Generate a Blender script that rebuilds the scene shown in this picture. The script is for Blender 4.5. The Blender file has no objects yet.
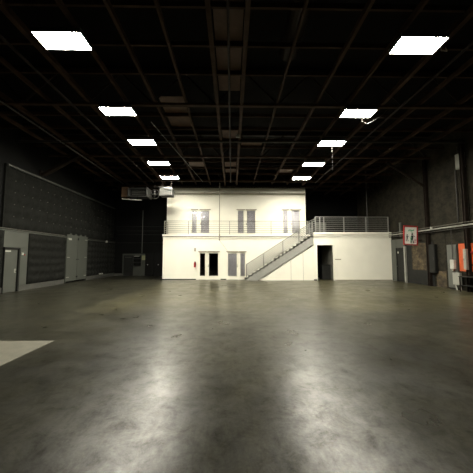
import bpy, bmesh, math, random
from mathutils import Vector, Matrix
random.seed(4)
S = bpy.context.scene
C = S.collection

# ------------------------------------------------------------------ camera, world, exposure
cam = bpy.data.cameras.new('camera'); camo = bpy.data.objects.new('camera', cam); C.objects.link(camo)
camo.location = (0, 0, 1.7)
camo.rotation_euler = (math.radians(90 + 4.342), 0, math.radians(-0.955))
cam.sensor_width = 36; cam.lens = 36 * 270 / 473; cam.clip_end = 200
S.camera = camo
w = bpy.data.worlds.new('world'); S.world = w; w.use_nodes = True
w.node_tree.nodes['Background'].inputs[0].default_value = (0.9, 1.0, 0.85, 1)
w.node_tree.nodes['Background'].inputs[1].default_value = 0.004
S.view_settings.view_transform = 'Standard'; S.view_settings.look = 'None'
S.view_settings.gamma = 1; S.view_settings.use_curve_mapping = False
S.view_settings.exposure = 2.05
LAMP = 52.0                       # emission strength of the fluorescent diffusers
LAMP_COL = (1.0, 0.95, 0.80)

# ------------------------------------------------------------------ materials
def mat(name, col, rough=0.6, metal=0.0, noise=0.0, scale=4.0, bump=0.0, bscale=30.0, col2=None, spec=0.5):
    m = bpy.data.materials.new(name); m.use_nodes = True
    nt = m.node_tree; b = nt.nodes['Principled BSDF']
    b.inputs['Base Color'].default_value = (*col, 1); b.inputs['Roughness'].default_value = rough
    b.inputs['Metallic'].default_value = metal; b.inputs['Specular IOR Level'].default_value = spec
    tc = nt.nodes.new('ShaderNodeTexCoord')
    n = nt.nodes.new('ShaderNodeTexNoise'); n.inputs['Scale'].default_value = scale; n.inputs['Detail'].default_value = 6
    nt.links.new(tc.outputs['Object'], n.inputs['Vector'])
    r = nt.nodes.new('ShaderNodeValToRGB')
    c2 = col2 if col2 else tuple(c * (1 - noise) for c in col)
    r.color_ramp.elements[0].color = (*c2, 1); r.color_ramp.elements[1].color = (*col, 1)
    r.color_ramp.elements[0].position = 0.35; r.color_ramp.elements[1].position = 0.65
    nt.links.new(n.outputs['Fac'], r.inputs['Fac']); nt.links.new(r.outputs['Color'], b.inputs['Base Color'])
    if bump:
        n2 = nt.nodes.new('ShaderNodeTexNoise'); n2.inputs['Scale'].default_value = bscale
        nt.links.new(tc.outputs['Object'], n2.inputs['Vector'])
        bp = nt.nodes.new('ShaderNodeBump'); bp.inputs['Strength'].default_value = bump; bp.inputs['Distance'].default_value = 0.02
        nt.links.new(n2.outputs['Fac'], bp.inputs['Height']); nt.links.new(bp.outputs['Normal'], b.inputs['Normal'])
    return m

M = dict(
    white=mat('cream_paint', (0.82, 0.80, 0.70), 0.6, noise=0.04, scale=1.5),
    trimw=mat('white_gloss_paint', (0.84, 0.82, 0.72), 0.45, noise=0.03),
    beige=mat('grey_beige_paint', (0.3375, 0.315, 0.2475), 0.5, noise=0.1),
    blind=mat('blind_slats', (0.60, 0.59, 0.64), 0.5, noise=0.08),
    rail=mat('cream_rail_paint', (0.20, 0.19, 0.15), 0.4, noise=0.1),
    steel=mat('grey_rail_paint', (0.264, 0.264, 0.248), 0.4, 0.3, noise=0.15),
    stair=mat('grey_stair_paint', (0.30, 0.30, 0.275), 0.5, noise=0.12),
    tread=mat('dark_treads', (0.10, 0.10, 0.09), 0.7, noise=0.2),
    black=mat('black_paint', (0.0054, 0.0054, 0.0049), 0.6, noise=0.3, spec=0.15),
    darkwall=mat('black_wall_paint', (0.0030, 0.0031, 0.0027), 0.7, noise=0.35, scale=1.2, bump=0.3, spec=0.15),
    foam=mat('dark_quilted_cloth', (0.0105, 0.011, 0.0092), 0.9, noise=0.35, scale=9, bump=0.4, bscale=60, spec=0.15),
    green=mat('grey_green_paint', (0.0525, 0.0567, 0.047), 0.5, noise=0.12, scale=1.5),
    green2=mat('lighter_grey_green_paint', (0.0672, 0.0714, 0.0609), 0.5, noise=0.12, scale=1.5),
    curb=mat('grey_concrete_curb', (0.063, 0.063, 0.0546), 0.7, noise=0.25, bump=0.3),
    wood=mat('dark_roof_timber', (0.060, 0.035, 0.021), 0.75, noise=0.4, scale=3, bump=0.2, spec=0.15),
    iron=mat('roof_steel', (0.027, 0.0198, 0.0156), 0.55, 0.2, noise=0.3, spec=0.15),
    ply=mat('brown_plywood', (0.11, 0.06, 0.035), 0.7, noise=0.35, scale=3),
    deck=mat('black_roof_deck', (0.004, 0.003, 0.0025), 0.9, noise=0.3, spec=0.15),
    pipe=mat('galvanised_pipe', (0.15, 0.145, 0.125), 0.4, 0.6, noise=0.25, scale=8),
    pipedark=mat('dull_pipe', (0.05, 0.0475, 0.0425), 0.45, 0.5, noise=0.25, scale=8),
    galv=mat('galvanised_sheet', (0.13, 0.13, 0.125), 0.35, 0.7, noise=0.2, scale=5),
    duct=mat('rusty_duct', (0.096, 0.054, 0.027), 0.6, 0.3, noise=0.3, scale=5),
    box=mat('light_grey_enamel', (0.294, 0.294, 0.259), 0.45, noise=0.12),
    box2=mat('mid_grey_enamel', (0.099, 0.1013, 0.09), 0.5, noise=0.15),
    boxd=mat('charcoal_enamel', (0.018, 0.0184, 0.0172), 0.5, noise=0.2, spec=0.15),
    orange=mat('orange_paint', (0.50, 0.085, 0.022), 0.5, noise=0.2),
    red=mat('red_enamel', (0.336, 0.016, 0.016), 0.4, noise=0.15),
    green_ink=mat('green_ink', (0.10, 0.42, 0.20), 0.6, noise=0.2),
    dark_ink=mat('dark_ink', (0.03, 0.035, 0.03), 0.6, noise=0.2),
    paper=mat('white_sign_face', (0.80, 0.78, 0.72), 0.5, noise=0.05),
    label=mat('white_label', (0.455, 0.448, 0.406), 0.6, noise=0.1),
    yel=mat('yellow_green_notice', (0.32, 0.33, 0.18), 0.6, noise=0.2),
    chrome=mat('chrome', (0.36, 0.36, 0.336), 0.25, 0.9, noise=0.05),
    rubber=mat('cable_sheath', (0.35, 0.33, 0.28), 0.5, noise=0.1),
    sheet=mat('pale_floor_sheet', (0.135, 0.128, 0.098), 0.5, noise=0.25, scale=5, bump=0.15),
    stairrail=mat('grey_stair_rail_paint', (0.12, 0.12, 0.11), 0.45, noise=0.12),
    heater=mat('heater_enamel', (0.07, 0.07, 0.066), 0.5, noise=0.15),
    cord=mat('grey_cord', (0.08, 0.075, 0.065), 0.6, noise=0.1),
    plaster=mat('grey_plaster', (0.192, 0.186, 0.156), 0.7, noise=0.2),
)

def glass_mat():
    m = bpy.data.materials.new('clear_glass'); m.use_nodes = True
    nt = m.node_tree; nt.nodes.clear()
    o = nt.nodes.new('ShaderNodeOutputMaterial'); t = nt.nodes.new('ShaderNodeBsdfTransparent'); g = nt.nodes.new('ShaderNodeBsdfGlossy')
    g.inputs['Roughness'].default_value = 0.04; fr = nt.nodes.new('ShaderNodeFresnel'); fr.inputs['IOR'].default_value = 1.45
    mx = nt.nodes.new('ShaderNodeMixShader'); nt.links.new(fr.outputs[0], mx.inputs[0])
    nt.links.new(t.outputs[0], mx.inputs[1]); nt.links.new(g.outputs[0], mx.inputs[2]); nt.links.new(mx.outputs[0], o.inputs[0])
    return m
M['glass'] = glass_mat()

def emit_mat():
    m = bpy.data.materials.new('lit_diffuser'); m.use_nodes = True
    nt = m.node_tree; nt.nodes.clear()
    o = nt.nodes.new('ShaderNodeOutputMaterial'); e = nt.nodes.new('ShaderNodeEmission')
    e.inputs[0].default_value = (*LAMP_COL, 1); e.inputs[1].default_value = LAMP
    nt.links.new(e.outputs[0], o.inputs[0]); return m
M['lamp'] = emit_mat()

def brick_mat(name, c1, c2, mortar, blotch):
    m = bpy.data.materials.new(name); m.use_nodes = True
    nt = m.node_tree; b = nt.nodes['Principled BSDF']; L = nt.links.new
    tc = nt.nodes.new('ShaderNodeTexCoord'); sp = nt.nodes.new('ShaderNodeSeparateXYZ'); cb = nt.nodes.new('ShaderNodeCombineXYZ')
    L(tc.outputs['Object'], sp.inputs[0]); L(sp.outputs['Y'], cb.inputs['X']); L(sp.outputs['Z'], cb.inputs['Y'])
    br = nt.nodes.new('ShaderNodeTexBrick'); L(cb.outputs[0], br.inputs['Vector'])
    br.inputs['Scale'].default_value = 4.0; br.inputs['Brick Width'].default_value = 0.9; br.inputs['Row Height'].default_value = 0.32
    br.inputs['Color1'].default_value = (*c1, 1); br.inputs['Color2'].default_value = (*c2, 1); br.inputs['Mortar'].default_value = (*mortar, 1)
    br.inputs['Mortar Size'].default_value = 0.02
    n = nt.nodes.new('ShaderNodeTexNoise'); n.inputs['Scale'].default_value = 2.2; n.inputs['Detail'].default_value = 10; n.inputs['Roughness'].default_value = 0.7
    L(tc.outputs['Object'], n.inputs['Vector'])
    r = nt.nodes.new('ShaderNodeValToRGB'); r.color_ramp.elements[0].position = 0.4; r.color_ramp.elements[1].position = 0.62
    r.color_ramp.elements[0].color = (0, 0, 0, 1); r.color_ramp.elements[1].color = (1, 1, 1, 1)
    L(n.outputs['Fac'], r.inputs['Fac'])
    mx = nt.nodes.new('ShaderNodeMixRGB'); L(r.outputs['Color'], mx.inputs['Fac'])
    L(br.outputs['Color'], mx.inputs[1]); mx.inputs[2].default_value = (*blotch, 1)
    L(mx.outputs[0], b.inputs['Base Color']); b.inputs['Roughness'].default_value = 0.8; b.inputs['Specular IOR Level'].default_value = 0.15
    bp = nt.nodes.new('ShaderNodeBump'); bp.inputs['Strength'].default_value = 0.6; bp.inputs['Distance'].default_value = 0.03
    L(br.outputs['Color'], bp.inputs['Height']); L(bp.outputs['Normal'], b.inputs['Normal'])
    return m
M['brick'] = brick_mat('dark_painted_brick', (0.020, 0.018, 0.012), (0.010, 0.009, 0.007), (0.003, 0.003, 0.0025), (0.030, 0.026, 0.018))
M['rawbrick'] = brick_mat('bare_tan_brick', (0.13, 0.10, 0.06), (0.09, 0.07, 0.04), (0.06, 0.05, 0.03), (0.03, 0.025, 0.02))

def floor_mat():
    m = bpy.data.materials.new('polished_concrete'); m.use_nodes = True
    nt = m.node_tree; b = nt.nodes['Principled BSDF']; L = nt.links.new
    tc = nt.nodes.new('ShaderNodeTexCoord')
    def noise(sc, det=8, rough=0.6, vec=None, dist=0.0):
        n = nt.nodes.new('ShaderNodeTexNoise'); n.inputs['Scale'].default_value = sc; n.inputs['Detail'].default_value = det
        n.inputs['Roughness'].default_value = rough; n.inputs['Distortion'].default_value = dist
        L(vec or tc.outputs['Object'], n.inputs['Vector']); return n.outputs['Fac']
    def ramp(f, p0, c0, p1, c1):
        r = nt.nodes.new('ShaderNodeValToRGB'); e = r.color_ramp.elements
        e[0].position = p0; e[0].color = (*c0, 1); e[1].position = p1; e[1].color = (*c1, 1); L(f, r.inputs['Fac']); return r.outputs['Color']
    def mix(t, f, a, c):
        x = nt.nodes.new('ShaderNodeMixRGB'); x.blend_type = t
        if isinstance(f, float): x.inputs[0].default_value = f
        else: L(f, x.inputs[0])
        L(a, x.inputs[1]); L(c, x.inputs[2]); return x.outputs[0]
    base = ramp(noise(0.35, 6, 0.6), 0.35, (0.019, 0.0182, 0.0135), 0.68, (0.043, 0.041, 0.029))
    mott = ramp(noise(2.2, 10, 0.7, dist=0.6), 0.32, (0.55, 0.56, 0.57), 0.68, (1.25, 1.24, 1.20))
    fine = ramp(noise(26, 6, 0.7), 0.3, (0.70, 0.70, 0.70), 0.7, (1.20, 1.20, 1.18))
    c = mix('MULTIPLY', 1.0, base, mott); c = mix('MULTIPLY', 1.0, c, fine)
    # paler far slab, exaggerated to paint in light falling off towards the camera
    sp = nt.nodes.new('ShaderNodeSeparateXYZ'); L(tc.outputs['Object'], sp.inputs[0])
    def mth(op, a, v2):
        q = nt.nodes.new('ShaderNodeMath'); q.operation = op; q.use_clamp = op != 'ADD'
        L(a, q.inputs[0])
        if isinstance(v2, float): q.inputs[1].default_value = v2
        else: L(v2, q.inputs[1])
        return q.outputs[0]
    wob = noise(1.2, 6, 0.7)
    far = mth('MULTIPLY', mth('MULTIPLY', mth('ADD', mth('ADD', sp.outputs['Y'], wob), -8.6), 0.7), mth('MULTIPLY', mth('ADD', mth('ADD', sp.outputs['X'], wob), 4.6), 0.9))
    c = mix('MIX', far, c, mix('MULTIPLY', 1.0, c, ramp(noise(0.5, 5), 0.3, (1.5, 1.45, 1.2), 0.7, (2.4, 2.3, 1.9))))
    # worn dark scuffs, stretched along the hall
    mp = nt.nodes.new('ShaderNodeMapping'); L(tc.outputs['Object'], mp.inputs['Vector']); mp.inputs['Scale'].default_value = (3.0, 0.9, 1)
    mp.inputs['Rotation'].default_value = (0, 0, 0.25)
    c = mix('MULTIPLY', 1.0, c, ramp(noise(3.0, 12, 0.8, vec=mp.outputs[0], dist=1.0), 0.36, (0.55, 0.55, 0.55), 0.6, (1.15, 1.15, 1.12)))
    L(c, b.inputs['Base Color'])
    rr = ramp(noise(1.2, 4, 0.5), 0.3, (0.27,) * 3, 0.7, (0.38,) * 3)
    L(rr, b.inputs['Roughness']); L(ramp(noise(3.2, 12, 0.8, dist=0.4), 0.36, (0.08,) * 3, 0.64, (0.40,) * 3), b.inputs['Specular IOR Level'])
    bp = nt.nodes.new('ShaderNodeBump'); bp.inputs['Strength'].default_value = 0.10; bp.inputs['Distance'].default_value = 0.006
    L(noise(30, 3, 0.5), bp.inputs['Height']); L(bp.outputs['Normal'], b.inputs['Normal'])
    return m
M['floor'] = floor_mat()

# ------------------------------------------------------------------ mesh helpers
class MB:
    def __init__(s): s.bm = bmesh.new()
    def box(s, x0, y0, z0, x1, y1, z1, bev=0.0):
        t = bmesh.new(); bmesh.ops.create_cube(t, size=1)
        for v in t.verts: v.co = ((x0+x1)/2 + v.co.x*(x1-x0), (y0+y1)/2 + v.co.y*(y1-y0), (z0+z1)/2 + v.co.z*(z1-z0))
        if bev: bmesh.ops.bevel(t, geom=list(t.edges), offset=bev, segments=2, affect='EDGES')
        s.join(t); return s
    def join(s, t, mtx=None):
        me = bpy.data.meshes.new('t'); 
        if mtx: t.transform(mtx)
        t.to_mesh(me); t.free(); s.bm.from_mesh(me); bpy.data.meshes.remove(me)
    def tube(s, pts, r, n=10):
        pts = [Vector(p) for p in pts]
        rings = []
        up0 = None
        for i, p in enumerate(pts):
            d = (pts[min(i+1, len(pts)-1)] - pts[max(i-1, 0)]).normalized()
            a = Vector((0, 0, 1)) if abs(d.z) < 0.9 else Vector((1, 0, 0))
            if up0 is not None: a = up0
            u = (a - d * a.dot(d)).normalized(); v = d.cross(u); up0 = u
            rings.append([s.bm.verts.new(p + u*r*math.cos(k*2*math.pi/n) + v*r*math.sin(k*2*math.pi/n)) for k in range(n)])
        for a, b in zip(rings, rings[1:]):
            for k in range(n): s.bm.faces.new((a[k], a[(k+1) % n], b[(k+1) % n], b[k]))
        s.bm.faces.new(rings[0][::-1]); s.bm.faces.new(rings[-1]); return s
    def prism_xz(s, pts, y0, y1):
        a = [s.bm.verts.new((x, y0, z)) for x, z in pts]; b = [s.bm.verts.new((x, y1, z)) for x, z in pts]
        s.bm.faces.new(a); s.bm.faces.new(b[::-1])
        for i in range(len(pts)): j = (i+1) % len(pts); s.bm.faces.new((a[j], a[i], b[i], b[j]))
        return s
    def ball(s, c, r, sx=1, sy=1, sz=1):
        t = bmesh.new(); bmesh.ops.create_uvsphere(t, u_segments=12, v_segments=8, radius=r)
        s.join(t, Matrix.Translation(c) @ Matrix.Diagonal((sx, sy, sz, 1))); return s
    def build(s, name, m, parent=None, smooth=False):
        bmesh.ops.recalc_face_normals(s.bm, faces=list(s.bm.faces))
        me = bpy.data.meshes.new(name); s.bm.to_mesh(me); s.bm.free()
        me.materials.append(M[m]); 
        if smooth:
            for p in me.polygons: p.use_smooth = True
        o = bpy.data.objects.new(name, me); C.objects.link(o); o.parent = parent
        return o
def B(*a, **k): return MB().box(*a, **k)
def struct(name, mb, m, parent=None):
    o = mb.build(name, m, parent)
    if parent is None: o['kind'] = 'structure'
    return o
def tag(o, label, cat, group=None):
    o['label'] = label; o['category'] = cat
    if group: o['group'] = group
    return o
def thing(name, label, cat, loc=(0, 0, 0), group=None, rz=0, ry=0):
    o = bpy.data.objects.new(name, None); C.objects.link(o); o.location = loc; o.rotation_euler = (0, ry, rz)
    return tag(o, label, cat, group)
def copy_tree(o, parent=None):
    c = o.copy(); C.objects.link(c); c.parent = parent
    for ch in list(o.children): copy_tree(ch, c)
    return c

XL, XR, YB, YF, ZR = -10.8, 11.8, 25.0, -6.0, 8.9
# ------------------------------------------------------------------ room shell
struct('floor', B(XL-.3, YF-.3, -.2, XR+.3, YB+.3, 0), 'floor')
struct('ceiling', B(XL-.3, YF-.3, ZR, XR+.3, YB+.3, ZR+.2), 'deck')
struct('wall_left', B(XL-.3, YF, 0, XL, YB, ZR), 'darkwall')
struct('wall_right', B(XR, YF, 0, XR+.3, YB, ZR), 'brick')
struct('wall_back', B(XL-.3, YB, 0, XR+.3, YB+.3, ZR), 'darkwall')
struct('wall_rear', B(XL-.3, YF-.3, 0, XR+.3, YF, ZR), 'darkwall')
struct('baseboard_left', MB().box(XL, YF, 0, XL+.07, 12.9, .27).box(XL, 13.85, 0, XL+.07, 17.6, .27).box(XL, 20.2, 0, XL+.07, YB, .27), 'curb')
struct('baseboard_back', B(XL+.08, YB-.1, 0, -10.0, YB, .2), 'curb')
struct('trim_1', B(XL, 5.0, 2.96, XL+.09, 24.9, 3.02), 'green2')       # ledge along the left wall

# white two-storey office block, built as wall pieces round its openings
def pierced(name, x0, x1, z0, z1, y0, y1, holes, m='white'):
    mb = MB(); hs = sorted(holes); x = x0
    for hx0, hx1, hz0, hz1 in hs:
        if hx0 > x: mb.box(x, y0, z0, hx0, y1, z1)
        if hz0 > z0: mb.box(hx0, y0, z0, hx1, y1, hz0)
        if hz1 < z1: mb.box(hx0, y0, hz1, hx1, y1, z1)
        x = hx1
    mb.box(x, y0, z0, x1, y1, z1)
    return struct(name, mb, m)
BX = -5.22
lower_h = [(-2.56, -.88, 0, 2.1), (-.40, 1.08, 0, 2.1)]
upper_h = [(-3.32, -1.74, 3.34, 5.52), (.38, 2.0, 3.34, 5.52), (4.08, 5.62, 3.34, 5.52)]
pierced('wall_office_lower', BX, 5.98, 0, 3.2, 20.5, 20.7, lower_h)
pierced('wall_office_upper', BX-.04, 6.0, 3.34, 7.42, 21.7, 21.9, upper_h)
pierced('wall_office_block', 6.0, 11.78, 0, 3.2, 19.75, 19.95, [(6.25, 7.40, 0, 2.58)])
struct('wall_office_side', B(BX, 20.71, 0, BX+.2, 24.99, 3.2), 'white')
struct('wall_office_upper_side', B(BX-.04, 21.91, 3.34, BX+.16, 24.99, 7.42), 'white')
struct('wall_office_upper_right', B(5.8, 21.91, 3.34, 6.0, 24.99, 7.42), 'white')
struct('wall_block_left', B(6.0, 19.96, 0, 6.15, 22.4, 3.2), 'white')
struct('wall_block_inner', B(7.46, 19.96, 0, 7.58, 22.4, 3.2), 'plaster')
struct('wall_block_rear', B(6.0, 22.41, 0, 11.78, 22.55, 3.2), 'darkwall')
# deck slabs and the moulded parapet cap
struct('trim_2', MB().box(BX, 20.52, 3.2, 5.98, 21.69, 3.33).box(BX-.04, 21.7, 3.2, 5.98, 24.99, 3.33), 'plaster')
struct('trim_3', MB().box(6.0, 19.77, 3.2, 11.78, 24.99, 3.33), 'plaster')
struct('trim_4', MB().box(BX-.05, 20.42, 3.27, 5.97, 20.62, 3.42, .01).box(BX-.02, 20.45, 3.12, 5.97, 20.5, 3.17, .01)
       .box(BX-.05, 20.63, 3.27, BX+.1, 21.69, 3.42), 'trimw')
struct('trim_5', MB().box(5.99, 19.66, 3.36, 11.78, 19.86, 3.52, .01).box(6.0, 19.71, 3.2, 11.78, 19.75, 3.24).box(6.0, 19.75, 3.33, 11.78, 19.86, 3.36)
       .box(5.99, 19.71, 3.24, 11.78, 19.77, 3.36), 'trimw')
struct('trim_6', B(BX, 20.46, 0, -2.7, 20.5, .06), 'black')  # dark strip standing in for the shadow gap at the wall foot
struct('trim_7', B(-.86, 20.46, 0, -.42, 20.5, .06), 'black')  # same painted shadow gap between the two lower glazed doors
struct('wall_under_stairs', MB().prism_xz([(2.0, 0), (5.99, 0), (5.99, 2.56)], 19.78, 19.95), 'white')
struct('trim_8', B(5.98, 19.71, 0, 6.2, 19.75, .08), 'boxd')
struct('trim_9', B(7.5, 19.72, 0, 11.7, 19.75, .05), 'beige')
# seams in the panelling below the stair
for i, (x, z) in enumerate(((4.3, 1.45), (5.2, 2.02))):
    struct('trim_%d' % (10+i), B(x, 19.775, 0, x+.02, 19.78, z), 'rail')
# doorway casing of the block
struct('trim_12', MB().box(6.20, 19.72, 0, 6.25, 19.96, 2.62).box(7.40, 19.72, 0, 7.45, 19.96, 2.62).box(6.2, 19.72, 2.58, 7.45, 19.96, 2.63), 'trimw')

# ------------------------------------------------------------------ glazed door units
def french(name, x0, x1, z0, z1, yf, panes, gz0, gz1, blind, leafi):
    root = bpy.data.objects.new(name, None); C.objects.link(root); root.location = ((x0+x1)/2, yf, z0); root['kind'] = 'structure'
    cx = (x0+x1)/2; a, b = x0-cx, x1-cx; H = z1-z0; g0, g1 = gz0-z0, gz1-z0
    ps = sorted((p-cx, q-cx) for p, q in panes)
    fr = MB(); fr.box(a, .0, 0, a+.06, .16, H).box(b-.06, 0, 0, b, .16, H).box(a, 0, H-.06, b, .16, H)
    mid = (ps[0][1] + ps[1][0]) / 2
    fr.box(mid-.03, 0, 0, mid+.03, .16, H)
    fr.build('door_frame', 'trimw', root)
    hd = MB()
    for (p, q) in ps: hd.box(max(a-.03, p-.12), -.07, H-.02, min(b+.03, q+.12), 0, H+.05, .008)
    hd.build('head_casing', 'beige', root)
    for i, (p, q) in enumerate(ps):
        L = a+.06 if i == 0 else mid+.03; R = mid-.03 if i == 0 else b-.06
        lf = MB().box(L, .04, .01, p, .09, H-.06).box(q, .04, .01, R, .09, H-.06).box(p, .04, .01, q, .09, g0).box(p, .04, g1, q, .09, H-.06)
        lf = lf.build('door_leaf' if i == leafi else 'side_panel', 'trimw', root)
        bd = .012
        MB().box(p, .025, g0, p+bd, .04, g1).box(q-bd, .025, g0, q, .04, g1).box(p, .025, g0, q, .04, g0+bd).box(p, .025, g1-bd, q, .04, g1).build('glazing_bead', 'beige', lf)
        B(p, .060, g0, q, .066, g1).build('glass_pane', 'glass', lf)
        if blind:
            sl = MB(); n = int((g1-g0)/.045)
            for k in range(n):
                z = g0 + (k+.5)*(g1-g0)/n; sl.box(p+.005, .10, z-.019, q-.005, .108, z+.019)
            sl.build('window_blind', 'blind', root)
        if i == leafi:
            hx = (p-.045) if i == 1 else (q+.045)
            MB().tube([(hx, .04, .98), (hx, -.01, .98)], .022).ball((hx, -.02, .98), .03).build('door_handle', 'chrome', lf)
            B(hx-.02, .028, 1.06, hx+.02, .04, 1.12).build('lock_plate', 'boxd', lf)
    return root
french('door_1', -2.56, -.88, 0, 2.1, 20.5, [(-2.42, -2.03), (-1.74, -1.05)], .28, 1.98, False, 1)
french('door_2', -.40, 1.08, 0, 2.1, 20.5, [(-.30, .36), (.64, .98)], .28, 1.96, True, 0)
french('door_3', -3.32, -1.74, 3.34, 5.52, 21.7, [(-3.22, -2.86), (-2.51, -1.85)], 3.62, 5.42, True, 1)
french('door_4', .38, 2.0, 3.34, 5.52, 21.7, [(.48, .93), (1.22, 1.88)], 3.62, 5.46, True, 1)
french('door_5', 4.08, 5.62, 3.34, 5.52, 21.7, [(4.18, 4.50), (4.87, 5.51)], 3.62, 5.46, True, 1)

# ------------------------------------------------------------------ railings
def railing(name, label, loc, pts, posts, h0, h1, n, m, rr=.014, pr=.022, ccc='railing'):
    t = thing(name, label, ccc, loc)
    for k in range(n):
        z = h0 + (h1-h0)*k/(n-1); r = rr if k < n-1 else rr*1.5
        MB().tube([(p[0], p[1], z) for p in pts], r, 8).build('handrail' if k == n-1 else 'horizontal_bar', m, t)
    for p in posts:
        MB().box(p[0]-pr, p[1]-pr, 0, p[0]+pr, p[1]+pr, h1).box(p[0]-.05, p[1]-.05, 0, p[0]+.05, p[1]+.05, .015).build('post', m, t)
    return t
railing('railing', 'long cream metal railing along the left balcony above the glazed doors', (0, 20.52, 3.42),
        [(-5.14, 1.12), (-5.14, 0), (5.85, 0)], [(-5.14, 1.05), (-5.14, 0), (-3.32, 0), (-.18, 0), (2.99, 0), (5.8, 0)], .17, 1.02, 7, 'rail', .013, .018)
railing('railing', 'grey steel railing on top of the right block beside the brick wall', (0, 19.76, 3.52),
        [(6.14, 0), (11.62, 0)], [(6.17, 0), (6.5, 0), (6.8, 0), (8.29, 0), (9.94, 0), (11.60, 0)], .12, 1.14, 8, 'steel', .018, .032)
railing('railing', 'short grey steel railing at the top of the stairs', (6.42, 19.9, 3.33),
        [(.0, .7), (0, 2.4)], [(0, .7), (0, 1.55), (0, 2.35)], .3, 1.33, 7, 'steel', .018, .03)

# ------------------------------------------------------------------ staircase
st = thing('staircase', 'grey steel straight staircase rising right along the white wall', 'stairs', (0, 0, 0))
s0, rise, run, NS = .95, .18, .281, 19
for nm, y in (('stringer', 19.71), ('stringer', 20.39)):
    MB().prism_xz([(.93, 0), (1.86, 0), (5.98, 2.64), (5.98, 3.24), (1.0, .06)], y, y+.05).build(nm, 'stair', st)
for k in range(NS-1):
    x = s0 + run*k; z = rise*(k+1)
    MB().box(x-.02, 19.69, z-.04, min(x+run, 5.975), 20.42, z).box(x-.0, 19.77, z-rise+.0, x+.02, 20.38, z-.04).build('tread', 'tread', st)
sl = rise/run
def rz(x, h): return rise + sl*(x-s0) + h
rg = thing('stair_railing', 'sloping grey railing with seven parallel bars along the staircase', 'railing', (0, 19.70, 0))
for k in range(7):
    h = .12 + .78*k/6
    MB().tube([(1.03, 0, rz(1.03, h)), (5.97, 0, rz(5.97, h))], .032 if k == 6 else .027, 8).build('handrail' if k == 6 else 'sloping_bar', 'stairrail', rg)
for x in (1.05, 2.3, 3.72, 4.9, 5.95):
    B(x-.03, -.03, rz(x, -.12), x+.03, .0, rz(x, .9)).build('post', 'stairrail', rg)
MB().tube([(5.97, 0, rz(5.97, .9)), (6.08, .02, 4.45), (6.12, .06, 4.62)], .02, 8).build('handrail_return', 'stairrail', rg)

# ------------------------------------------------------------------ small things on the office front
ex = thing('fire_extinguisher', 'red fire extinguisher on white wall left of dark glass doors', 'fire extinguisher', (-2.79, 20.42, .93))
e = MB(); e.tube([(0, 0, 0), (0, 0, .02), (0, 0, .34)], .075, 14).ball((0, 0, .34), .075, sz=.7); e.build('cylinder', 'red', ex)
MB().tube([(0, 0, .36), (0, 0, .44)], .02).box(-.02, -.09, .43, .02, .03, .46).build('valve', 'dark_ink', ex)
MB().tube([(.02, -.02, .42), (.08, -.06, .38), (.09, -.05, .2), (.08, -.04, .08)], .012).build('hose', 'dark_ink', ex)
B(-.06, .03, .08, .06, .08, .3).build('wall_bracket', 'label', ex)
tag(B(-2.86, 20.47, 2.12, -2.72, 20.5, 2.38, .005).build('notice_plate', 'beige'), 'small beige plate on white wall above the fire extinguisher', 'sign')
pp = thing('drain_pipe', 'thin dark vertical pipe down the white front between the upper doors', 'pipe', (-.95, 20.36, 2.96))
MB().tube([(0, 0, 0), (0, 0, 4.4)], .035).build('pipe_run', 'beige', pp)
B(-.06, -.04, .38, .06, .055, .42).build('pipe_clamp', 'pipe', pp)
MB().tube([(0, 0, -.01), (0, 0, .06)], .045).build('pipe_end', 'pipedark', pp)
tag(MB().tube([(-.95, 20.35, 2.95), (-.55, 20.45, 2.45), (-.36, 20.47, 2.16)], .008, 6).build('cable', 'rail'), 'thin pale cable slanting from pipe end to the blind-covered doors', 'cable')
cp = thing('conduit', 'horizontal grey-beige conduit across the top of the white upper wall', 'pipe', (0, 21.45, 6.82))
MB().tube([(-5.2, 0, 0), (5.95, 0, 0)], .06).build('pipe_run', 'beige', cp)
for x in (-4.6, -2.2, 2.2, 4.6): B(x-.02, -.02, .05, x+.02, .245, .08).build('wall_bracket', 'pipedark', cp)
nt_ = tag(B(7.56, 19.725, 1.49, 8.0, 19.748, 1.56, .004).build('door_sign', 'beige'), 'small dark strip sign on white wall right of the open doorway', 'sign')
cb = thing('cabinet', 'low black cabinet inside the dark doorway of the white block', 'cabinet', (6.75, 20.3, 0))
B(0, 0, 0, .68, .5, 1.12, .01).build('body', 'black', cb)
for x in (.02, .35): 
    d = B(x, -.02, .04, x+.31, 0, 1.06, .004).build('door', 'boxd', cb); MB().ball((x+.15, -.035, .6), .018).build('knob', 'chrome', d)
dc = thing('cabinet', 'grey metal cabinet on the upper deck behind the railing', 'cabinet', (6.75, 21.4, 3.33))
B(0, 0, 0, .8, .5, 1.15, .01).build('body', 'box2', dc)
d = B(.02, -.02, .04, .78, 0, 1.1, .004).build('door', 'box2', dc); MB().box(.7, -.05, .55, .73, -.02, .7).build('handle', 'chrome', d)
tag(MB().tube([(11.0, 21.6, 3.33), (11.0, 21.6, 8.8)], .05).build('vertical_pipe', 'pipedark'), 'dark vertical pipe rising from the upper right deck', 'pipe')

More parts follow.
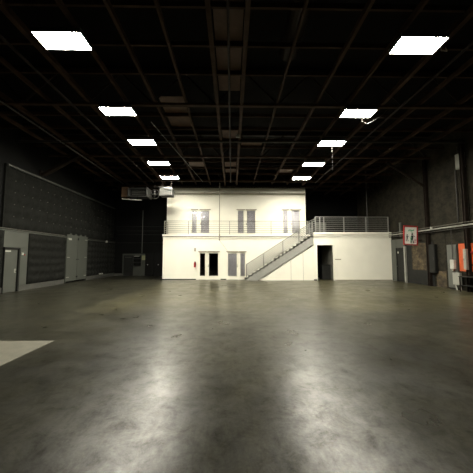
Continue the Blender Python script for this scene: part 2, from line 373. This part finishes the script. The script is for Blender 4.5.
# ------------------------------------------------------------------ left wall
def quilt(name, label, y0, y1, z0, z1, ny, nz, depth=.13, m='foam'):
    t = thing(name, label, 'acoustic panel', (XL, y0, z0))
    mb = MB(); bm = mb.bm; K = 4
    W, H = y1-y0, z1-z0; NY, NZ = ny*K, nz*K; g = []
    for i in range(NY+1):
        row = []
        for j in range(NZ+1):
            u = (i % K)/K; v = (j % K)/K
            x = .05 + depth*(math.sin(math.pi*u)*math.sin(math.pi*v))**.6
            row.append(bm.verts.new((x, W*i/NY, H*j/NZ)))
        g.append(row)
    for i in range(NY):
        for j in range(NZ): bm.faces.new((g[i][j], g[i+1][j], g[i+1][j+1], g[i][j+1]))
    mb.box(0.002, 0, 0, .045, W, H)
    mb.build('padding', m, t, smooth=True)
    return t, W, H
t, W, H = quilt('acoustic_panel', 'large dark quilted panel high on the left wall above the ledge', 12.75, 24.6, 3.1, 6.05, 20, 5)
MB().box(0, 0, H, .16, W, H+.09).build('top_rail', 'green', t)
B(0, -.06, 0, .10, 0, H+.09).build('end_post', 'foam', t)
bt = MB()
for i in range(1, 20):
    for j in range(1, 5): bt.ball((.07, W*i/20, H*j/5), .016)
o = bt.build('tufting_buttons', 'box', t); o['kind'] = 'stuff'
quilt('acoustic_panel', 'dark quilted panel at the left edge before the grey door', 9.0, 12.86, .28, 2.93, 8, 6)
quilt('acoustic_panel', 'dark quilted panel on left wall between single door and double doors', 14.5, 17.62, .28, 2.93, 7, 6)
quilt('acoustic_panel', 'dark quilted panel on left wall just beyond the double doors', 20.3, 23.4, .28, 2.88, 7, 6)
quilt('acoustic_panel', 'narrow dark quilted panel in the far corner of the left wall', 23.5, 24.9, .28, 2.85, 3, 6)
tag(B(XL, 12.88, 2.17, XL+.06, 14.4, 2.95).build('wall_plate', 'green2'), 'grey green painted panel above the left single door', 'wall panel')
struct('trim_13', B(XL, 13.88, .28, XL+.06, 14.4, 2.165), 'green2')
# single door, set in a dark reveal
dr = bpy.data.objects.new('door_6', None); C.objects.link(dr); dr.location = (XL, 12.9, 0); dr['kind'] = 'structure'
B(.0, .03, .01, .05, .85, 2.08, .004).build('door_leaf', 'green2', dr)
MB().box(0, .0, 0, .11, .03, 2.14).box(0, .85, 0, .13, .94, 2.14).box(0, 0, 2.08, .11, .94, 2.16).build('door_frame', 'boxd', dr)
MB().tube([(.05, .74, 1.0), (.11, .74, 1.0)], .015).ball((.12, .74, 1.0), .032).build('door_knob', 'chrome', dr)
B(.05, .1, 1.95, .06, .42, 2.02).build('door_plate', 'label', dr)
B(.05, .69, .92, .055, .79, 1.12).build('lock_plate', 'box', dr)
tag(B(XL+.06, 13.96, 1.80, XL+.12, 14.06, 1.92, .006).build('wall_switch', 'label'), 'small white switch on wall beside the left single door', 'switch')
tag(B(XL+.06, 14.14, 1.78, XL+.10, 14.2, 1.84, .004).build('alarm_button', 'red'), 'tiny red button beside the white wall switch', 'switch')
# double doors
dd = bpy.data.objects.new('door_7', None); C.objects.link(dd); dd.location = (XL, 17.66, 0); dd['kind'] = 'structure'
MB().box(0, 0, 0, .10, .06, 3.27).box(0, 2.46, 0, .10, 2.52, 3.27).box(0, 0, 3.2, .10, 2.52, 3.27).build('door_frame', 'green', dd)
for (a, b, hx) in ((.07, 1.245, .1), (1.275, 2.45, 2.3)):
    lf = B(.02, a, .12, .10, b, 3.19, .006).build('door_leaf', 'green2', dd)
    for z in (.35, 1.65, 2.9): B(.10, a if a < 1 else b-.3, z, .112, a+.3 if a < 1 else b, z+.05).build('hinge', 'box', lf)
B(.10, 1.12, 1.52, .14, 1.4, 1.57).build('latch_bar', 'boxd', dd)
B(.10, 1.18, .32, .14, 1.32, .42).build('floor_bolt', 'boxd', dd)
B(.10, 1.22, 2.85, .15, 1.3, 3.0).build('top_bolt', 'boxd', dd)
B(.112, .18, 2.82, .118, .5, 2.94).build('door_notice', 'label', dd)
tag(B(XL+.09, 23.0, 2.91, XL+.2, 23.14, 3.09, .01).build('junction_box', 'label'), 'small white box on the ledge near the far left corner', 'electrical box')
cd = thing('conduit', 'pale conduit running along the ledge of the left wall', 'pipe', (XL+.12, 5, 3.06))
MB().tube([(0, 0, 0), (0, 12.4, 0)], .022).build('pipe_run', 'pipe', cd)
for y in (1, 4, 7, 8.6, 10.2, 11.8): B(-.03, y-.02, -.04, .03, y+.02, .03).build('pipe_clip', 'pipe', cd)
tag(MB().tube([(XL+.14, 20.3, 3.06), (XL+.14, 24.8, 3.06)], .022).build('conduit', 'pipedark'), 'dull conduit on left wall ledge beyond the double doors', 'pipe')
for y in (22.0, 22.35):
    tag(B(XL+.13, y, .30, XL+.2, y+.16, .40, .008).build('wall_outlet', 'label'),
        'pale outlet low on the left wall, %s one of the pair' % ('nearer' if y < 22.2 else 'farther'), 'outlet', 'low outlets on the left wall')

# ------------------------------------------------------------------ back wall, left corner
tag(B(-10.0, 24.93, 0, -7.86, 24.99, 2.0).build('wall_panel', 'green'), 'grey panel against the black back wall in the far left', 'wall panel')
d = thing('metal_door', 'black door set in the grey panel at the far back', 'door', (-9.85, 24.84, 0))
B(0, 0, .02, .82, .08, 1.85, .004).build('door_leaf', 'boxd', d); MB().ball((.65, -.03, .98), .035).build('knob', 'chrome', d)
B(.1, -.01, 1.66, .7, 0, 1.70).build('label_strip', 'box2', d)
for k, z in enumerate((.92, 1.26, 1.58)):
    c = thing('electrical_box', 'black box on the grey back panel, %s of three stacked' % ('bottom', 'middle', 'topmost')[k], 'electrical box', (-8.93, 24.72, z), 'black boxes on the back panel')
    B(0, 0, 0, .62, .2, .26, .01).build('body', 'black', c)
    B(.06, -.01, .17, .54, 0, .22).build('label_strip', 'label' if k == 2 else 'boxd', c)
    B(.27, -.03, .06, .35, 0, .10).build('handle', 'boxd', c)
tag(B(-8.22, 24.85, 1.42, -7.92, 24.92, 1.84, .008).build('notice_board', 'yel'), 'pale yellow-green square notice on the grey back panel', 'sign')
for k, x in enumerate((-7.78, -6.98)):
    c = thing('tall_cabinet', 'black cabinet by the back wall, %s' % ('left one beside the grey panel' if k == 0 else 'right one beside the white building'), 'cabinet', (x, 24.4, 0), 'black cabinets at the back wall')
    B(0, 0, .05, .78, .55, 2.05, .01).build('body', 'black', c)
    dd_ = B(.02, -.03, .08, .76, 0, 2.0, .006).build('door', 'black', c)
    MB().ball((.25 if k == 0 else .4, -.05, 1.02), .05).build('knob', 'label', dd_)
    B(.04, .03, 0, .74, .5, .05).build('plinth', 'boxd', c)
tag(MB().tube([(-8.25, 24.92, 2.05), (-8.25, 24.92, 6.0)], .035).build('vertical_pipe', 'box2'), 'grey vertical pipe on the black back wall', 'pipe')
for k, z in enumerate((3.0, 3.75, 4.1, 4.5)):
    tag(MB().tube([(-10.6, 24.975, z), (-5.4, 24.975, z)], .022).build('conduit', 'boxd'), 'thin dark horizontal conduit on the back wall, %s of four' % ('lowest', 'second lowest', 'second highest', 'highest')[k], 'pipe', 'conduits on the back wall')

# heating and ventilation gear hung left of the office
hv = thing('air_handler', 'galvanised air handler with open front hung at far left', 'air conditioner', (-7.65, 19.6, 6.12))
MB().box(0, 0, 0, 1.42, 1.0, .05).box(0, 0, .6, 1.42, 1.0, .65).box(0, 0, .05, .05, 1.0, .6).box(1.36, -.06, -.02, 1.46, 1.0, .67).box(.05, .9, .05, 1.36, 1.0, .6).build('casing', 'galv', hv)
MB().box(.08, .3, .06, 1.34, .4, .59).build('coil', 'boxd', hv)
for z in (.18, .31, .44): B(.25, .22, z, 1.2, .27, z+.03).build('louvre', 'pipe', hv)
for x in (.2, 1.2): MB().tube([(x, .5, .66), (x, .5, 1.6)], .015).build('hanger', 'iron', hv)
B(-.5, .1, -.02, -.01, .8, .75, .02).build('inlet_duct', 'duct', hv)['label'] = 'rust-brown inlet duct'
MB().tube([(-.3, -.2, -.24), (1.1, -.2, -.32)], .04).build('drip_pipe', 'box', hv)
for x in (0, .8): MB().box(x, -.21, -.27, x+.02, -.19, 0).build('drip_hanger', 'iron', hv)
fn = thing('fan', 'round dark fan between air handler and grey heater box', 'fan', (-5.75, 19.9, 6.35))
import bmesh as _b
t_ = MB()
for k in range(24):
    a0, a1 = k*math.pi/12, (k+1)*math.pi/12
    t_.tube([(.34*math.cos(a0), 0, .34*math.sin(a0)), (.34*math.cos(a1), 0, .34*math.sin(a1))], .035, 6)
t_.build('ring', 'pipedark', fn)
for k in range(4):
    b_ = MB(); b_.box(-.05, -.01, .06, .07, .01, .31); b_.bm.transform(Matrix.Rotation(k*math.pi/2, 4, 'Y') @ Matrix.Rotation(.4, 4, 'Z')); b_.build('blade', 'boxd', fn)
MB().ball((0, 0, 0), .07).build('hub', 'pipe', fn)
MB().tube([(0, 0, .37), (0, 0, 1.16)], .02).box(-.6, -.02, 1.10, .5, .02, 1.14).build('hanger', 'iron', fn)
ht = thing('unit_heater', 'pale grey box heater hung at the top left corner of white building', 'heater', (-5.15, 18.9, 6.05))
B(0, 0, 0, .88, .8, .6, .015).build('casing', 'heater', ht)
for k in range(4): B(.06, -.02, .1+.11*k, .82, 0, .13+.11*k).build('louvre', 'box2', ht)
MB().prism_xz([(-.02, .56), (-.02, .62), (.9, .42), (.9, .36)], -.05, -.02).build('brace', 'boxd', ht)
for x in (.12, .76): MB().tube([(x, .3, .6), (x, .3, 1.61)], .015).build('hanger', 'iron', ht)

# ------------------------------------------------------------------ right wall
struct('trim_14', B(XR-.06, 19.15, 0, XR, 19.72, 2.95), 'green2')
struct('trim_15', B(XR-.05, 18.2, 2.35, XR, 19.14, 2.95), 'green2')
dr = bpy.data.objects.new('door_8', None); C.objects.link(dr); dr.location = (XR, 18.28, 0); dr['kind'] = 'structure'
B(-.05, .03, .01, 0, .8, 2.27, .004).build('door_leaf', 'boxd', dr)
MB().box(-.09, 0, 0, 0, .03, 2.34).box(-.09, .8, 0, 0, .85, 2.34).box(-.09, 0, 2.28, 0, .85, 2.34).build('door_frame', 'boxd', dr)
MB().tube([(-.05, .7, 1.05), (-.1, .7, 1.05)], .015).ball((-.11, .7, 1.05), .035).build('door_knob', 'chrome', dr)
B(-.06, .6, 1.95, -.05, .72, 2.08).build('door_notice', 'label', dr)
tag(B(XR-.14, 18.06, 0, XR-.02, 18.2, 2.42, .008).build('post', 'box'), 'pale grey post on right wall beside the dark door', 'post')
tag(B(XR-.12, 18.45, 3.1, XR-.02, 18.6, 4.1, .008).build('wall_bracket', 'box2'), 'short grey upright above the dark door on right wall', 'post')
struct('trim_16', B(XR-.03, 15.62, 0, XR, 18.05, 2.6), 'boxd')
struct('trim_17', B(XR-.035, 16.2, .9, XR-.031, 17.5, 2.55), 'rawbrick')
struct('trim_18', B(XR-.02, 14.75, 0, XR, 15.45, .9), 'rawbrick')
struct('trim_19', B(XR-.02, 14.7, 1.0, XR, 15.45, 3.0), 'brick')
# steel columns with knee braces
def column(x, y, s, label):
    c = thing('steel_column', label, 'column', (x, y, 0))
    MB().box(-.08, -.08, .01, .08, -.068, 7.6).box(-.08, .068, .01, .08, .08, 7.6).box(-.010, -.07, .01, .010, .07, 7.6).build('shaft', 'iron', c)
    B(-.10, -.11, 0, .10, .11, .012).build('base_plate', 'iron', c)
    if s: MB().tube([(-.08, 0, 5.95), (-2.3, 0, 7.42)], .08, 6).build('knee_brace', 'iron', c)
    return c
column(XR-.12, 15.86, True, 'black steel column on right wall behind the charcoal cabinet')
kb = thing('knee_brace', 'dark slanting brace from upper left wall to the roof truss', 'brace', (XL, 15.15, 6.36))
MB().tube([(.18, 0, 0), (2.1, 0, 1.12)], .14, 6).build('brace_bar', 'iron', kb)
B(0, -.12, -.12, .03, .12, .2).build('wall_plate', 'iron', kb); MB().box(.03, -.05, -.1, .14, .05, .08).build('gusset', 'iron', kb)
column(XR-.19, 13.12, False, 'black steel column on right wall in front of orange panel')
# conduits
for k, (z, r, m, x) in enumerate(((3.42, .03, 'pipe', .24), (3.28, .04, 'box', .26), (3.15, .025, 'pipedark', .24))):
    c = thing('conduit', 'horizontal conduit along the right brick wall, %s of three' % ('top', 'thick middle', 'bottom')[k], 'pipe', (XR-x, 5, z), 'conduits on the right wall')
    MB().tube([(0, 0, 0), (0, 14.6, 0)], r).build('pipe_run', m, c)
    if k == 1:
        for y in (4, 6.0, 9, 11.6, 13.4): B(-.03, y-.03, -.06, x-.005, y+.03, -.045).build('bracket', 'pipedark', c)
tag(B(XR-.37, 15.2, 3.30, XR-.305, 15.34, 3.42, .01).build('lamp_head', 'label'), 'small white fitting on the right wall conduits', 'light')
bx = thing('junction_box', 'pale square box high on the right wall with pipes below', 'electrical box', (XR-.16, 13.12, 6.22))
B(0, 0, 0, .15, .46, .80, .012).build('body', 'box', bx); B(-.012, .03, .03, 0, .43, .77, .004).build('cover', 'box', bx)
for (y, z0, z1, lab, m) in ((13.5, 7.03, 7.42, 'short pipe above the high pale box on right wall', 'pipedark'), (13.72, 3.46, 6.3, 'left of two long pipes below the high pale box', 'pipedark'), (13.32, 3.46, 6.2, 'right of two long pipes below the high pale box', 'pipe')):
    tag(MB().tube([(XR-.06, y, z0), (XR-.06, y, z1)], .028).build('vertical_pipe', m), lab, 'pipe')
# switchgear
c = thing('electrical_cabinet', 'charcoal wall cabinet beside the bare brick patch', 'cabinet', (XR-.19, 15.29, .78))
B(0, 0, 0, .15, .47, 1.65, .012).build('body', 'boxd', c); d = B(-.02, .02, .03, 0, .45, 1.62, .004).build('door', 'boxd', c); B(-.04, .08, .75, -.02, .11, .9).build('handle', 'pipedark', d)
c = thing('electrical_cabinet', 'tall mid-grey cabinet standing by the right wall', 'cabinet', (XR-.13, 13.88, .08))
B(0, 0, 0, .12, .62, 2.28, .012).build('body', 'box2', c); d = B(-.015, .02, .03, 0, .60, 2.25, .004).build('door', 'box2', c); B(-.035, .5, 1.1, -.015, .53, 1.25).build('handle', 'chrome', d)
B(.02, .04, -.08, .11, .58, 0).build('plinth', 'boxd', c)
c = thing('electrical_box', 'small white box in front of the tall grey cabinet', 'electrical box', (XR-.27, 13.90, 1.08))
B(0, 0, 0, .12, .27, .48, .01).build('body', 'label', c); B(-.01, .02, .02, 0, .25, .46, .003).build('cover', 'label', c); B(.02, .08, -.12, .10, .2, 0).build('gland', 'chrome', c)
c = thing('electrical_box', 'square light grey box below the small white box', 'electrical box', (XR-.31, 13.55, .28))
B(0, 0, 0, .12, .45, .62, .01).build('body', 'box', c); B(-.01, .02, .02, 0, .43, .60, .003).build('cover', 'box', c)
for y in (.08, .34): MB().tube([(.06, y, 0), (.12, y, -.28)], .03).build('conduit_stub', 'label', c)
c = thing('electrical_box', 'narrow light grey box mounted over the orange panel', 'electrical box', (XR-.38, 13.03, 1.08))
B(0, 0, 0, .12, .17, 1.02, .01).build('body', 'box', c); d = B(-.012, .02, .03, 0, .15, .99, .004).build('door', 'box', c); B(-.03, .1, .45, -.012, .13, .55).build('latch', 'chrome', d)
tag(MB().tube([(XR-.21, 14.04, 1.57), (XR-.21, 14.04, 3.12)], .018).build('vertical_pipe', 'pipedark'), 'thin dark pipe running down to the small white box', 'pipe')
c = thing('orange_panel', 'bright orange board on the right wall at the picture edge', 'board', (XR-.06, 11.9, .98))
B(0, 0, 0, .05, .95, 1.4, .006).build('board', 'orange', c); B(0, 1.05, 0, .05, 1.92, 1.4, .006).build('board', 'orange', c)
B(-.02, 0, .3, 0, 1.2, .36).build('strap', 'boxd', c); B(-.01, .95, 0, .05, 1.05, 1.4).build('divider', 'boxd', c)
for y in (1.1, .6): MB().ball((-.04, y, .95), .06).build('button', 'red', c)
c = thing('bench', 'dark metal bench below the orange board at right edge', 'bench', (XR-.6, 11.6, 0))
B(0, 0, .72, .5, 1.7, .76, .005).build('top', 'boxd', c); B(.02, .03, .3, .48, 1.67, .32, .004).build('shelf', 'boxd', c)
for x in (.02, .44):
    for y in (.02, 1.64): B(x, y, 0, x+.04, y+.04, .72).build('leg', 'iron', c)

# poster sign, hung square to the right wall
sg = thing('poster_sign', 'red framed poster sign with green and black figures on right wall', 'sign', (11.05, 16.5, 3.03), ry=math.radians(3))
MB().box(-.44, -.02, -.6, .44, .02, .6).build('back_board', 'red', sg)
MB().box(-.44, -.05, -.6, -.38, -.02, .6).box(.37, -.05, -.6, .44, -.02, .6).box(-.38, -.05, .52, .37, -.02, .6).box(-.38, -.05, -.6, .37, -.02, -.53).build('frame', 'red', sg)
B(-.38, -.03, -.53, .37, -.02, .52).build('face', 'paper', sg)
mk = MB()
for (x, z, a, b) in ((-.14, .30, .05, .10), (-.07, .33, .05, .09), (.0, .30, .06, .12), (.08, .31, .05, .09), (.15, .33, .06, .08), (.04, .18, .12, .03)): mk.box(x, -.036, z-b/2, x+a, -.031, z+b/2)
mk.build('lettering', 'green_ink', sg)
def fig(x, z, s, m, nm):
    f = MB()
    f.tube([(x, -.032, z+.16*s), (x, -.0345, z+.16*s)], .045*s, 12)
    f.prism_xz([(x-.06*s, z+.1*s), (x+.06*s, z+.1*s), (x+.04*s, z-.1*s), (x-.04*s, z-.1*s)], -.0345, -.032)
    f.prism_xz([(x-.04*s, z-.1*s), (x-.005*s, z-.1*s), (x-.04*s, z-.28*s), (x-.09*s, z-.28*s)], -.0345, -.032)
    f.prism_xz([(x+.005*s, z-.1*s), (x+.04*s, z-.1*s), (x+.1*s, z-.27*s), (x+.05*s, z-.28*s)], -.0345, -.032)
    f.prism_xz([(x+.05*s, z+.1*s), (x+.07*s, z+.06*s), (x+.15*s, z+.0*s), (x+.14*s, z+.04*s)], -.0345, -.032)
    f.build(nm, m, sg)
fig(-.22, -.12, .9, 'dark_ink', 'printed_figure'); fig(.1, -.12, 1.3, 'dark_ink', 'printed_figure')
fig(.02, -.2, .7, 'green_ink', 'printed_figure'); fig(.27, -.3, .6, 'red', 'printed_figure')
B(.44, -.015, .46, .72, .015, .5).build('wall_arm', 'iron', sg); B(.44, -.015, -.3, .72, .015, -.26).build('wall_arm', 'iron', sg)

# ------------------------------------------------------------------ floor sheet
tag(B(-8.2, 2.4, 0, -3.61, 5.69, .006).build('floor_sheet', 'sheet'), 'pale rectangular patch lying on the dark concrete floor at left', 'floor sheet')

# ------------------------------------------------------------------ roof framing
ti = 20
for x, wd, z in ((-9.6, .06, 7.5), (-8.4, .10, 7.5), (-6.9, .06, 7.5), (-5.35, .14, 7.45), (-4.0, .07, 7.5), (-2.9, .08, 7.5), (-1.75, .07, 7.5), (-.56, .12, 7.42),
                 (.36, .12, 7.42), (1.71, .06, 7.5), (3.2, .09, 7.5), (4.43, .07, 7.5), (5.7, .14, 7.45), (7.2, .07, 7.5), (8.7, .10, 7.5), (10.2, .06, 7.5)):
    struct('trim_%d' % ti, B(x-wd/2, -5.8, z, x+wd/2, 21.4 if -5.4 < x < 6.2 else 24.9, z+.16), 'wood'); ti += 1
for y in (2.4, 3.6, 4.8, 6.05, 7.25, 8.45, 11.1, 12.3, 13.55, 14.4, 16.6, 17.95, 19.2, 21.0):
    struct('trim_%d' % ti, B(XL+.05, y-.03, 7.66, XR-.05, y+.03, 7.80), 'wood'); ti += 1
for y in (22.6, 24.0):
    struct('trim_%d' % ti, MB().box(XL+.05, y-.03, 7.66, XR-.05, y+.03, 7.8), 'wood'); ti += 1
def truss(y, label):
    t = thing('roof_truss', label, 'roof truss', (0, y, 0), 'cross roof trusses')
    MB().box(XL+.4, -.07, 7.40, XR-.3, .07, 7.49).build('bottom_chord', 'wood', t)
    MB().box(XL+.4, -.07, 8.7, XR-.3, .07, 8.85).build('top_chord', 'iron', t)
    n = 18; dx = (XR-.3-XL-.4-.4)/n
    for k in range(n):
        x = XL+.6 + dx*k; a, b = (7.5, 8.7) if k % 2 == 0 else (8.7, 7.5)
        MB().tube([(x, 0, a), (x+dx, 0, b)], .035, 6).build('web_member', 'iron', t)
truss(9.85, 'dark roof truss crossing the hall nearest the camera')
truss(15.15, 'dark roof truss crossing the hall midway to the white building')
truss(20.15, 'dark roof truss crossing the hall right before the white building')
# plywood infill
J = [4.8, 6.05, 7.25, 8.45, 9.7, 11.1, 12.3, 13.55, 14.4, 16.6, 17.95, 19.2]
pl = [(-.48, .28, 4.8, 6.05, 'brown plywood board between the central beams, at the top edge of the picture'),
      (-.48, .28, 6.05, 7.2, 'brown plywood board between the central beams, second from the camera'),
      (-.48, -.14, 7.25, 8.42, 'brown plywood board left of the central ceiling pipe, nearer one'),
      (-.06, .28, 7.25, 8.42, 'brown plywood board right of the central ceiling pipe, nearer one'),
      (-.48, -.14, 8.45, 9.5, 'brown plywood board left of the central ceiling pipe, just before the near truss'),
      (-.06, .28, 8.45, 9.5, 'brown plywood board right of the central ceiling pipe, just before the near truss'),
      (-.48, .28, 12.3, 13.5, 'brown plywood board between the central beams beyond the cross pipe'),
      (-.48, .28, 16.6, 17.9, 'brown plywood board between the central beams, second from the white building'),
      (-.48, .28, 17.96, 19.15, 'brown plywood board between the central beams, nearest the white building'),
      (-2.82, -1.8, 11.1, 12.27, 'wide brown plywood board left of centre, farther of two side by side'),
      (-2.82, -1.8, 9.9, 11.09, 'wide brown plywood board left of centre, nearer of two side by side'),
      (-2.82, -1.8, 16.6, 17.9, 'small brown plywood board left of centre near the white building'),
      (3.3, 4.3, 17.96, 19.15, 'brown plywood board beside the farthest right ceiling light'),
      (.5, 1.6, 13.56, 14.42, 'brown plywood board just right of the central beams midway')]
for a, b, c, d, lb in pl:
    tag(B(a, c, 7.80, b, d, 7.812).build('plywood_board', 'ply'), lb, 'board', 'plywood boards on the roof joists')
# pipes under the roof
def run(name, pts, r, m, label):
    return tag(MB().tube(pts, r).build(name, m), label, 'pipe')
run('ceiling_pipe', [(-.1, -5, 7.32), (-.1, 20.0, 7.32)], .035, 'iron', 'dark pipe running down the middle of the ceiling toward the white building')
run('ceiling_pipe', [(XL+.3, 12.95, 7.33), (XR-.1, 12.95, 7.45)], .055, 'pipedark', 'grey pipe crossing the full ceiling between the light pairs')
run('ceiling_pipe', [(-8.35, 5, 7.3), (-8.35, 13.2, 7.3)], .03, 'pipedark', 'dull pipe below the roof on the left, nearer run')
run('ceiling_pipe', [(-8.35, 13.3, 7.3), (-8.35, 20.5, 7.3)], .035, 'pipe', 'pale pipe below the roof on the left, farther run')
run('ceiling_pipe', [(-3.4, 11, 7.35), (-2.2, 20.0, 7.35)], .016, 'pipe', 'thin pale rod slanting under the ceiling left of centre')
run('ceiling_pipe', [(6.3, 5, 7.3), (6.3, 20, 7.3)], .04, 'iron', 'dark pipe below the roof right of the right light row')
run('ceiling_pipe', [(-5.9, 5, 7.3), (-5.9, 20, 7.3)], .04, 'iron', 'dark pipe below the roof left of the left light row')
run('ceiling_pipe', [(-6.6, 21.3, 7.25), (6.6, 21.3, 7.25)], .06, 'pipedark', 'dark pipe across the top of the white building')
tag(MB().tube([(1.75, 4.0, 8.08), (1.75, 8.0, 8.08)], .28, 20).build('ventilation_duct', 'iron', smooth=False), 'dull round duct above the roof joists right of centre', 'duct')
sd = thing('smoke_detector', 'small pale detector hanging under the middle of the ceiling', 'detector', (.26, 12.2, 7.26))
B(-.09, -.06, 0, .09, .06, .1, .01).build('body', 'box', sd); MB().tube([(0, 0, .1), (0, 0, .16)], .012).build('stem', 'iron', sd)

# ------------------------------------------------------------------ ceiling lights
def light(loc, label):
    t = thing('ceiling_light', label, 'ceiling light', loc, 'fluorescent ceiling lights')
    return t
proto = light((-4.33, 6.58, 7.2), '')
MB().box(-.60, -.29, .0, .60, -.28, .10).box(-.60, .28, 0, .60, .29, .10).box(-.60, -.28, 0, -.59, .28, .10).box(.59, -.28, 0, .60, .28, .10).box(-.6, -.29, .10, .6, .29, .12).build('housing', 'galv', proto)
B(-.585, -.275, .004, .585, .275, .014).build('diffuser', 'lamp', proto)
for x in (-.5, .5): MB().tube([(x, 0, .12), (x, 0, .46)], .008, 6).build('hanger', 'iron', proto)
names = ['nearest', 'second nearest', 'middle', 'second farthest', 'farthest']
for side, x in (('left', -4.33), ('right', 4.85)):
    for i, y in enumerate((6.58, 9.93, 12.70, 15.64, 18.5)):
        o = proto if (side == 'left' and i == 0) else copy_tree(proto)
        o.location = (x, y, 7.2); o['label'] = 'lit rectangular ceiling light, %s of the five in the %s row' % (names[i], side)
tag(MB().tube([(5.47, 6.6, 7.33), (5.6, 6.75, 7.22), (5.8, 6.8, 7.25), (5.85, 6.9, 7.45)], .012, 6).build('cable', 'rubber'), 'pale cable hanging beside the nearest right ceiling light', 'cable')
tag(MB().tube([(5.0, 10.0, 7.2), (5.05, 10.05, 6.98), (5.25, 10.1, 6.88), (5.55, 10.1, 7.02), (5.95, 10.1, 7.3), (6.05, 10.1, 7.44)], .007, 6).build('cable', 'cord'), 'looped pale cable below the second nearest right ceiling light', 'cable')
tag(MB().tube([(4.9, 12.8, 7.2), (4.9, 12.8, 5.9)], .008, 6).build('cable', 'pipedark'), 'thin cord hanging from the middle right ceiling light', 'cable')
